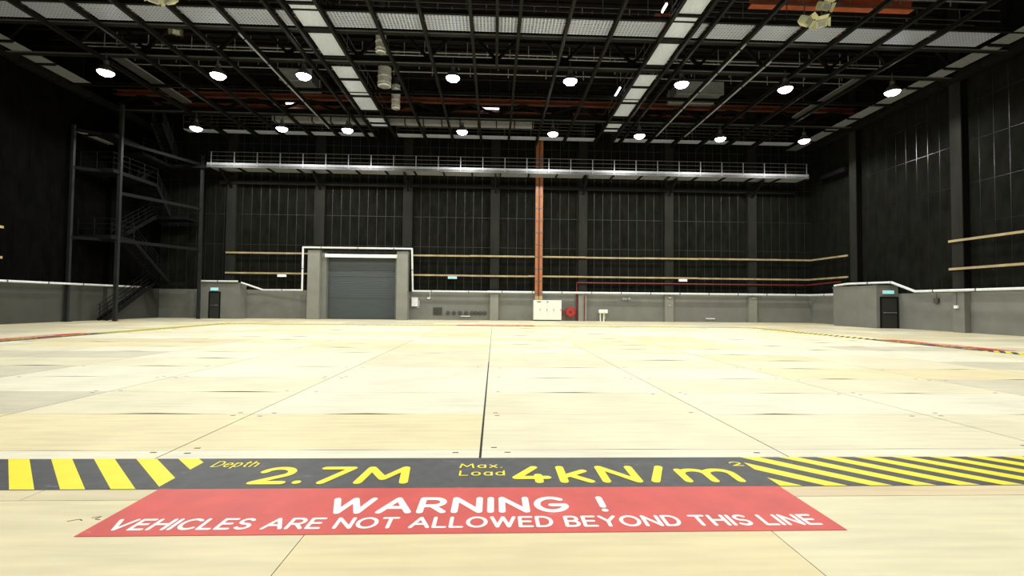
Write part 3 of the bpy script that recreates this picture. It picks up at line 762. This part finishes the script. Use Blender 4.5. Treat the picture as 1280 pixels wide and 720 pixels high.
def truss(y, zb, label, zt=17.6):
    t = thing('roof_truss', label, 'truss', (0, y, zb), 'deep trusses across the stage ceiling')
    c = MB().ibeam((XL + .3, y, zb), (XR - .3, y, zb), .34, .42, .04); c.build('bottom_chord', 'truss_steel', t)
    MB().bar((XL + .3, y - .22, zb + .02), (XR - .3, y - .22, zb + .02), .09, .05).build('edge_angle', 'galv_dim', t)
    MB().ibeam((XL + .3, y, zt), (XR - .3, y, zt), .34, .36, .04).build('top_chord', 'oxide', t)
    n = 14; w = (XR - XL - .6) / n
    for i in range(n):
        a = XL + .3 + i * w
        p, q = ((a, y, zb + .42), (a + w / 2, y, zt)); MB().bar(p, q, .16, .16).build('diagonal', 'truss_steel', t)
        p, q = ((a + w / 2, y, zt), (a + w, y, zb + .42)); MB().bar(p, q, .16, .16).build('diagonal', 'truss_steel', t)
truss(26.85, ZB + .22, 'deep roof truss above the nearer row of lamps')
truss(34.75, ZB + .22, 'deep roof truss above the farther row of lamps', 16.3)
truss(18.75, ZB + .22, 'deep roof truss nearest the viewer, above the picture edge')
o = MB().ibeam((XL + .4, 23.75, ZB + .22), (XR - .4, 23.75, ZB + .22), .26, .34, .03).build('cross_beam', 'truss_steel')
tag(o, 'dark cross beam edging the near mesh gangway', 'beam')
MB().bar((XL + .4, 23.58, ZB + .25), (XR - .4, 23.58, ZB + .25), .05, .06).build('edge_angle', 'galv_dim', o)
for yy, lab in ((30.7, 'slim dark cross member midway between the two deep trusses'), (22.0, 'slim dark cross member on the viewer side of the mesh gangway')):
    o = MB().ibeam((XL + .4, yy, ZB + .24), (XR - .4, yy, ZB + .24), .14, .2, .02).build('cross_beam', 'truss_steel'); tag(o, lab, 'beam')

# walkways of the grid
def walkway_y(x0, x1, ya, yb_, bars, label, m, rail=True):
    t = thing('grid_walkway', label, 'walkway', ((x0 + x1) / 2, (ya + yb_) / 2, ZB + .25), 'walkways in the ceiling grid')
    for a, b in bars: MB().box(x0, x1, a, b, ZB + .25, ZB + .28).build('deck_sheet', m, t)
    for a, b in bars: MB().box(x0, x1, b + .005, b + .155, ZB + .16, ZB + .34).build('cross_bearer', 'black_steel', t)
    if not rail:
        for a, b in bars[1::3]: MB().tube(((x0 + x1) / 2, b + .08, ZB + .34), ((x0 + x1) / 2, b + .08, ZR - .02), .02, 6).build('hanger', 'black_steel', t)
    if rail:
        r = MB()
        for x in (x0, x1):
            for h in (.6, 1.15): r.tube((x, ya, ZB + .3 + h), (x, yb_, ZB + .3 + h), .025, 6)
            y = ya
            while y < yb_: r.tube((x, y, ZB + .3), (x, y, ZB + 1.45), .025, 6); y += 2.1
        r.build('guard_rail', 'galv_dim', t)
kY = (ZB + .25 - 1.5) / 12.5
bars = [(11.5, 14), (14.2, 16.6), (16.8, 18.4), (19.1, 21.36), (21.55, 23.35), (23.95, 26.1), (27.35, 28.75), (28.95, 31.1), (31.4, 33.5), (34.95, 35.8), (36.0, 36.6)]
walkway_y(-9.62, -8.36, 11.5, 36.75, bars, 'bright sheet-metal walkway strip left of centre in the ceiling', 'sheet')
walkway_y(8.44, 9.56, 11.5, 36.75, bars, 'bright sheet-metal walkway strip right of centre in the ceiling', 'sheet')
eb = [(11 + i * 2.45, 11 + i * 2.45 + 2.2) for i in range(12)]
walkway_y(25.55, 26.5, 11, 40, eb, 'dull perimeter walkway along the right wall at ceiling level', 'edge_sheet', False)
walkway_y(-26.7, -25.7, 11, 32, eb[:8], 'dull perimeter walkway along the left wall at ceiling level', 'edge_sheet', False)
def walkway_x(y0, y1, segs_all, label, m, z=ZB + .28, rail=True):
    for lo, hi, part in ((-30, -9.7, 'left of the left walkway strip'), (-8.3, 8.3, 'between the two walkway strips'), (9.7, 30, 'right of the right walkway strip')):
        walkway_part(y0, y1, [q for q in segs_all if lo < (q[0] + q[1]) / 2 < hi], label + ', ' + part, m, z, rail)
def walkway_part(y0, y1, segs, label, m, z, rail):
    t = thing('grid_walkway', label, 'walkway', (0, (y0 + y1) / 2, z), 'walkways in the ceiling grid')
    for a, b in segs: MB().box(a, b, y0, y1, z, z + .03).build('deck_sheet', m, t)
    if rail:
        r = MB()
        for y in (y0, y1):
            for h in (.6, 1.15): r.tube((segs[0][0], y, z + h), (segs[-1][1], y, z + h), .025, 6)
            x = segs[0][0]
            while x < segs[-1][1]: r.tube((x, y, z), (x, y, z + 1.15), .025, 6); x += 2.2
        r.build('guard_rail', 'galv_dim', t)
segs = []
cuts = [-25.2] + [x for x in beamx if x not in (-9.78, -8.2, 8.28, 9.70)] + [25.2]
for a, b in zip(cuts[:-1], cuts[1:]):
    if a < -8 and b > -8: b_ = [( a + .1, -9.85), (-8.1, b - .1)]
    elif a < 9 and b > 9: b_ = [(a + .1, 8.2), (9.8, b - .1)]
    else: b_ = [(a + .1, b - .1)]
    segs += [s for s in b_ if s[1] - s[0] > .3]
walkway_x(22.15, 23.4, segs, 'mesh cross walkway in the ceiling grid', 'mesh')
walkway_x(38.35, 39.1, segs, 'pale ceiling walkway over the catwalk', 'sheet', ZB + .3)

# lamps -------------------------------------------------------------
def lamp_proto(loc, label, group):
    t = thing('high_bay_lamp', label, 'lamp', loc, group)
    x, y, z = loc
    MB().lathe(loc, [(.40, 0), (.42, .02), (.36, .16), (.22, .34), (.13, .42), (.12, .62), (.02, .64)], 24).build('reflector', 'galv_dim', t, smooth=True)
    MB().lathe(loc, [(0, -.20), (.14, -.185), (.27, -.13), (.36, -.04), (.385, .03), (0, .035)], 24).build('lens', 'lens', t, smooth=True)
    g = MB(); g.tube((x, y, z + .6), (x, y, z + 1.15), .025, 6); g.box(x - .1, x + .1, y - .06, y + .06, z + .55, z + .68); g.build('hanger', 'galv_dim', t)
    return t
PWR, PWR_NEAR = 1330., 560.
LIGHTDATA = {}
def light(loc, pwr):
    k = pwr
    if k not in LIGHTDATA:
        l = bpy.data.lights.new('lamp_beam', 'SPOT'); l.energy = pwr; l.color = (1, .985, .93); l.spot_size = math.radians(164); l.spot_blend = .35; l.shadow_soft_size = .3
        LIGHTDATA[k] = l
    o = bpy.data.objects.new('lamp_beam', LIGHTDATA[k]); COL.objects.link(o); o.location = (loc[0], loc[1], loc[2] - .55)
lx = [-21.7, -15.6, -10.88, -2.5, 4.24, 10.75, 16.92, 23.4]
proto = None
for row, (y, z, nm) in enumerate(((26.6, 14.17, 'nearer'), (34.55, 14.02, 'farther'))):
    for i, x in enumerate(lx):
        side = ('left', i) if i < 4 else ('right', 7 - i)
        dx = {1: -.05}.get(row, 0)
        zz = z + ((.12 if i in (3, 4, 5) else (-.1 if i in (0, 1) else 0)) if row == 0 else (.08 if i in (3, 4, 5) else (-.12 if i == 0 else 0)))
        lab = f'lit high-bay lamp, {ORD[side[1]]} from the {side[0]} wall in the {nm} row of lamps'
        g = 'high-bay lamps under the trusses'
        if proto is None: proto = lamp_proto((x, y, zz), lab, g)
        else: dup(proto, (x, y, zz), lab)
        light((x, y, zz), PWR)
for y in (17.4, 10.0, 2.3, -5.8):
    for x in lx[1:]:
        dup(proto, (x, y, 14.1), 'lit high-bay lamp overhead, outside the picture', 'high-bay lamps above the viewer')
        light((x, y, 14.1), PWR_NEAR)

# fluorescent tubes ---------------------------------------------------
def tube(a, b, label):
    t = thing('tube_light', label, 'lamp', a, 'small tube lights among the ceiling steel')
    MB().tube(a, b, .045, 8).build('tube', 'tube', t)
    A, B = V3(a), V3(b); MB().tube(A.lerp(B, .5) + V3((0, 0, .1)), V3((*A.lerp(B, .5).xy, ZR - .02)), .02, 6).build('hanger', 'galv_dim', t)
    MB().bar(A + V3((0, 0, .09)), B + V3((0, 0, .09)), .1, .06).build('batten', 'galv', t)
tube((-1.15, 35.9, 16.45), (.2, 35.9, 16.45), 'bright tube light in the ceiling left of the orange riser')
tube((-16.0, 36, 16.5), (-15.2, 36, 16.5), 'small tube light above the third lamp of the farther row')
tube((7.98, 29.7, 15.45), (7.98, 31.2, 15.45), 'tube light running away beside the right walkway strip')
tube((7.95, 21.4, 15.6), (7.95, 22.0, 15.6), 'tube light beside the right walkway strip at the near mesh')
tube((-10.2, 24.2, 15.5), (-10.2, 25.8, 15.5), 'tube light running away left of the left walkway strip')
tube((24.6, 20.6, 17.1), (25.5, 20.6, 17.1), 'bluish tube light high in the right ceiling corner')

# pipes, ducts and red-oxide steel above the grid ----------------------
n = 0
for y, z, lab in ((24.9, 16.75, 'thin grey sprinkler pipe just beyond the mesh walkway'), (25.6, 17.0, 'thin grey sprinkler pipe before the first deep truss'), (28.4, 16.7, 'thin grey sprinkler pipe just past the first deep truss'),
                  (29.25, 16.95, 'thin grey sprinkler pipe second past the first deep truss'), (30.75, 17.1, 'thin grey sprinkler pipe third past the first deep truss'), (31.9, 17.2, 'thin grey sprinkler pipe midway to the farther truss'),
                  (22.4, 16.9, 'thin grey pipe above the viewer side of the mesh walkway'), (20.2, 17.0, 'higher thin grey pipe above the viewer side of the mesh walkway')):
    t = thing('sprinkler_pipe', lab, 'pipe', (0, y, z), 'grey sprinkler pipes over the ceiling grid')
    MB().tube((-25, y, z), (25, y, z), .035, 8).build('pipe_run', 'galv', t)
    x = -24 + (n % 3) * .7
    while x < 25: MB().tube((x, y, z - .25), (x, y, z + .8), .028, 6).build('hanger', 'galv', t); x += 2.6
    n += 1
for i, (y, z) in enumerate(((28.0, 17.2), (29.5, 17.4), (31.2, 17.4), (32.8, 17.2), (19.8, 17.6), (24.6, 18.3))):
    o = MB().ibeam((XL + .4, y, z), (XR - .4, y, z), .12, .22, .02).build('purlin', 'roof'); tag(o, f'dark roof purlin high over the grid, {ORD[i]} of the purlins behind the pipes', 'beam', 'dark purlins over the ceiling grid')
for (x0, x1, y, z, h, lab) in ((-26, -6.5, 36.4, 16.0, .5, 'red-oxide beam over the farther lamps on the left'), (-4, 4.3, 36.4, 16.0, .4, 'red-oxide beam over the farther lamps at the centre'),
                               (6, 20, 36.2, 16.0, .35, 'red-oxide beam over the farther lamps on the right'), (13.6, 22.6, 24.4, 17.6, .55, 'bright red-oxide beam at the upper right picture edge'),
                               (8.3, 9.4, 24.2, 16.2, .6, 'short red-oxide stub beside the right walkway strip')):
    o = MB().ibeam((x0, y, z), (x1, y, z), .4, h, .05).build('red_oxide_beam', 'oxide_bright' if y < 30 else 'oxide'); tag(o, lab, 'beam')
def duct(x, y, z0, z1, r, label):
    t = thing('spiral_duct', label, 'duct', (x, y, z0), 'silver ducts hanging left of centre')
    MB().lathe((x, y, z0), [(r * .8, 0), (r, .04), (r, z1 - z0), (0, z1 - z0)], 20).build('duct_body', 'silver', t, smooth=True)
    g = MB()
    for i in range(int((z1 - z0) / .4)): g.lathe((x, y, z0 + .2 + i * .4), [(r, -.02), (r + .025, 0), (r, .02)], 20)
    g.build('seam_rings', 'silver', t, smooth=True)
    MB().tube((x, y, z1), (x, y, ZR - .1), r * .6, 12).build('upper_duct', 'galv_dim', t, smooth=True)
duct(-6.45, 26.0, 15.3, 16.3, .28, 'silver spiral duct stub above the nearer truss line')
duct(-7.2, 30.12, 15.3, 16.5, .42, 'wide silver spiral duct just past the first deep truss')
duct(-7.2, 33.6, 15.3, 17.0, .3, 'tall silver spiral duct before the farther truss')
def air_duct(x, y0, y1, z, w, h, label):
    t = thing('air_duct', label, 'duct', (x, (y0 + y1) / 2, z))
    MB().box(x - w / 2, x + w / 2, y0, y1, z, z + h).build('duct_body', 'galv_dim', t, .03)
    y = y0
    while y <= y1: MB().box(x - w / 2 - .04, x + w / 2 + .04, y - .03, y + .03, z - .04, z + h + .04).build('flange', 'galv', t); y += 1.5
    for xx in (x - w / 3, x + w / 3): MB().tube((xx, y0 + .3, z + h), (xx, y0 + .3, ZR - .02), .02, 6).build('hanger', 'galv_dim', t)
air_duct(13.9, 31.2, 33.2, 15.9, 3.2, .8, 'grey rectangular air duct between the trusses right of centre')
air_duct(-13.2, 31.0, 33.0, 16.0, 2.0, .7, 'grey rectangular air duct between the trusses on the left')
air_duct(4.8, 20.6, 21.9, 16.6, 2.0, .9, 'grey air duct at the top picture edge right of centre')
air_duct(18.7, 20.6, 22.0, 16.6, 3.0, .8, 'grey air duct at the top picture edge on the far right')
t = thing('air_duct', 'long pale duct across the ceiling just before the back wall', 'duct', (-6, 37.2, 15.6))
MB().box(-17.5, 3.0, 36.95, 37.5, 15.55, 16.1).build('duct_body', 'galv', t, .03)
for i in range(15): MB().box(-17.3 + i * 1.44, -17.22 + i * 1.44, 36.9, 37.55, 15.5, 16.15).build('flange', 'black_steel', t)
for xx in (-15, -7, 1): MB().tube((xx, 37.2, 16.1), (xx, 37.2, ZR - .02), .02, 6).build('hanger', 'galv_dim', t)
for x, y0, y1, lab in ((-12.9, 23.6, 36.5, 'pale conduit under the grid on the left'), (12.72, 23.2, 36.5, 'pale conduit under the grid right of the bright walkway'), (15.0, 24.8, 36.5, 'second pale conduit under the grid further right')):
    t = thing('conduit', lab, 'conduit', (x, y0, ZB - .1))
    MB().tube((x, y0, ZB - .056), (x, y1, ZB - .056), .05, 8).build('pipe_run', 'galv', t)
    y = y0 + .5
    while y < y1: MB().box(x - .07, x + .07, y - .03, y + .03, ZB - .12, ZB).build('pipe_clip', 'black_steel', t); y += 2.5
def cable_tray_y(x, y0, y1, z, w, label):
    t = thing('cable_tray', label, 'tray', (x, (y0 + y1) / 2, z))
    MB().box(x - w / 2, x + w / 2, y0, y1, z, z + .02).build('tray_bed', 'galv_dim', t)
    g = MB(); g.box(x - w / 2, x - w / 2 + .02, y0, y1, z, z + .12); g.box(x + w / 2 - .02, x + w / 2, y0, y1, z, z + .12); g.build('tray_sides', 'galv', t)
    for yy in (y0 + .8, y1 - .8): MB().tube((x, yy, z + .01), (x, yy, ZR - .02), .02, 6).build('hanger', 'galv_dim', t)
cable_tray_y(22.6, 27.5, 34.2, 15.6, .7, 'pale cable tray beside the perimeter walkway on the right')
cable_tray_y(-22.2, 27.5, 34.2, 15.6, .7, 'pale cable tray beside the perimeter walkway on the left')
for x, lab in ((27.35, 'dull insulated duct running along the top of the right wall'), (-27.4, 'dull insulated duct running along the top of the left wall')):
    t = thing('wall_duct', lab, 'duct', (x, 25, 15.2))
    MB().box(x - .28, x + .28, 12, 39.5, 14.95, 15.4).build('duct_body', 'truss_steel', t, .05)
    y = 13
    while y < 39: MB().box(x - .31, x + .31, y, y + .08, 14.92, 15.43).build('strap', 'black_steel', t); y += 2.4

# cream theatre fixtures hung from the grid
def fixture(x, y, z, ang, label, m='fixture'):
    t = thing('stage_floodlight', label, 'stage light', (x, y, z), 'cream floodlights hung from the ceiling grid')
    R = Matrix.Rotation(ang, 4, 'Z') @ Matrix.Rotation(.6, 4, 'X')
    def tr(g): g.v = [tuple(V3((x, y, z)) + R @ (V3(p) * .7)) for p in g.v]; return g
    tr(MB().box(-.33, .33, -.28, .28, -.22, .26)).build('housing', m, t, .04)
    tr(MB().box(-.2, .2, -.31, -.28, -.14, .16)).build('front_glass', 'galv', t)
    g = MB()
    for s in (-1, 1): g.face([(s * .33, -.28, -.2), (s * .33, -.28, .24), (s * .46, -.44, .3), (s * .46, -.44, -.26)])
    g.face([(-.33, -.28, .26), (.33, -.28, .26), (.4, -.5, .5), (-.4, -.5, .5)])
    tr(g).build('barn_doors', m, t)
    MB().tube((x, y, z + .2), (x, y, ZB + .4), .03, 6).build('hanger', 'galv_dim', t)
fixture(13.55, 19.9, 14.05, .7, 'left cream floodlight of the upper right pair')
fixture(14.4, 20.0, 14.05, -.6, 'right cream floodlight of the upper right pair')
fixture(14.4, 19.9, 14.75, .2, 'cream floodlight behind the upper right pair at the picture edge')
fixture(-14.4, 19.9, 14.1, .7, 'left cream floodlight at the upper left picture edge')
fixture(-13.7, 19.9, 14.1, -.6, 'right cream floodlight at the upper left picture edge')
fixture(-16.8, 24.9, 15.55, .5, 'dim yellowish floodlight among the rails on the left', 'fixture_dim')

# ------------------------------------------------------------------ world, camera
w = bpy.data.worlds.new('World'); SC.world = w; w.use_nodes = True
w.node_tree.nodes['Background'].inputs['Color'].default_value = (0, 0, 0, 1)
w.node_tree.nodes['Background'].inputs['Strength'].default_value = 0

F, YAW, PITCH, ROLL, H = 588.5, .0375, .0317, .0097, 1.5
fw = V3((math.sin(YAW) * math.cos(PITCH), math.cos(YAW) * math.cos(PITCH), math.sin(PITCH)))
rt = V3((math.cos(YAW), -math.sin(YAW), 0)); up = rt.cross(fw)
r2 = rt * math.cos(ROLL) + up * math.sin(ROLL); u2 = up * math.cos(ROLL) - rt * math.sin(ROLL)
cam = bpy.data.cameras.new('camera'); co = bpy.data.objects.new('camera', cam); COL.objects.link(co)
cam.sensor_width = 36; cam.lens = F / 1280 * 36; cam.clip_start = .05; cam.clip_end = 300
mt = Matrix((r2, u2, -fw)).transposed().to_4x4(); mt.translation = V3((0, 0, H)); co.matrix_world = mt
SC.camera = co
vs = SC.view_settings
SC.display_settings.display_device = 'sRGB'
vs.view_transform = 'Standard'; vs.look = 'None'; vs.gamma = 1; vs.use_curve_mapping = False; vs.exposure = 0.0
SC.cycles.use_denoising = True
SC.cycles.max_bounces = 6; SC.cycles.diffuse_bounces = 4; SC.cycles.glossy_bounces = 3; SC.cycles.transparent_max_bounces = 8
SC.cycles.sample_clamp_indirect = 8
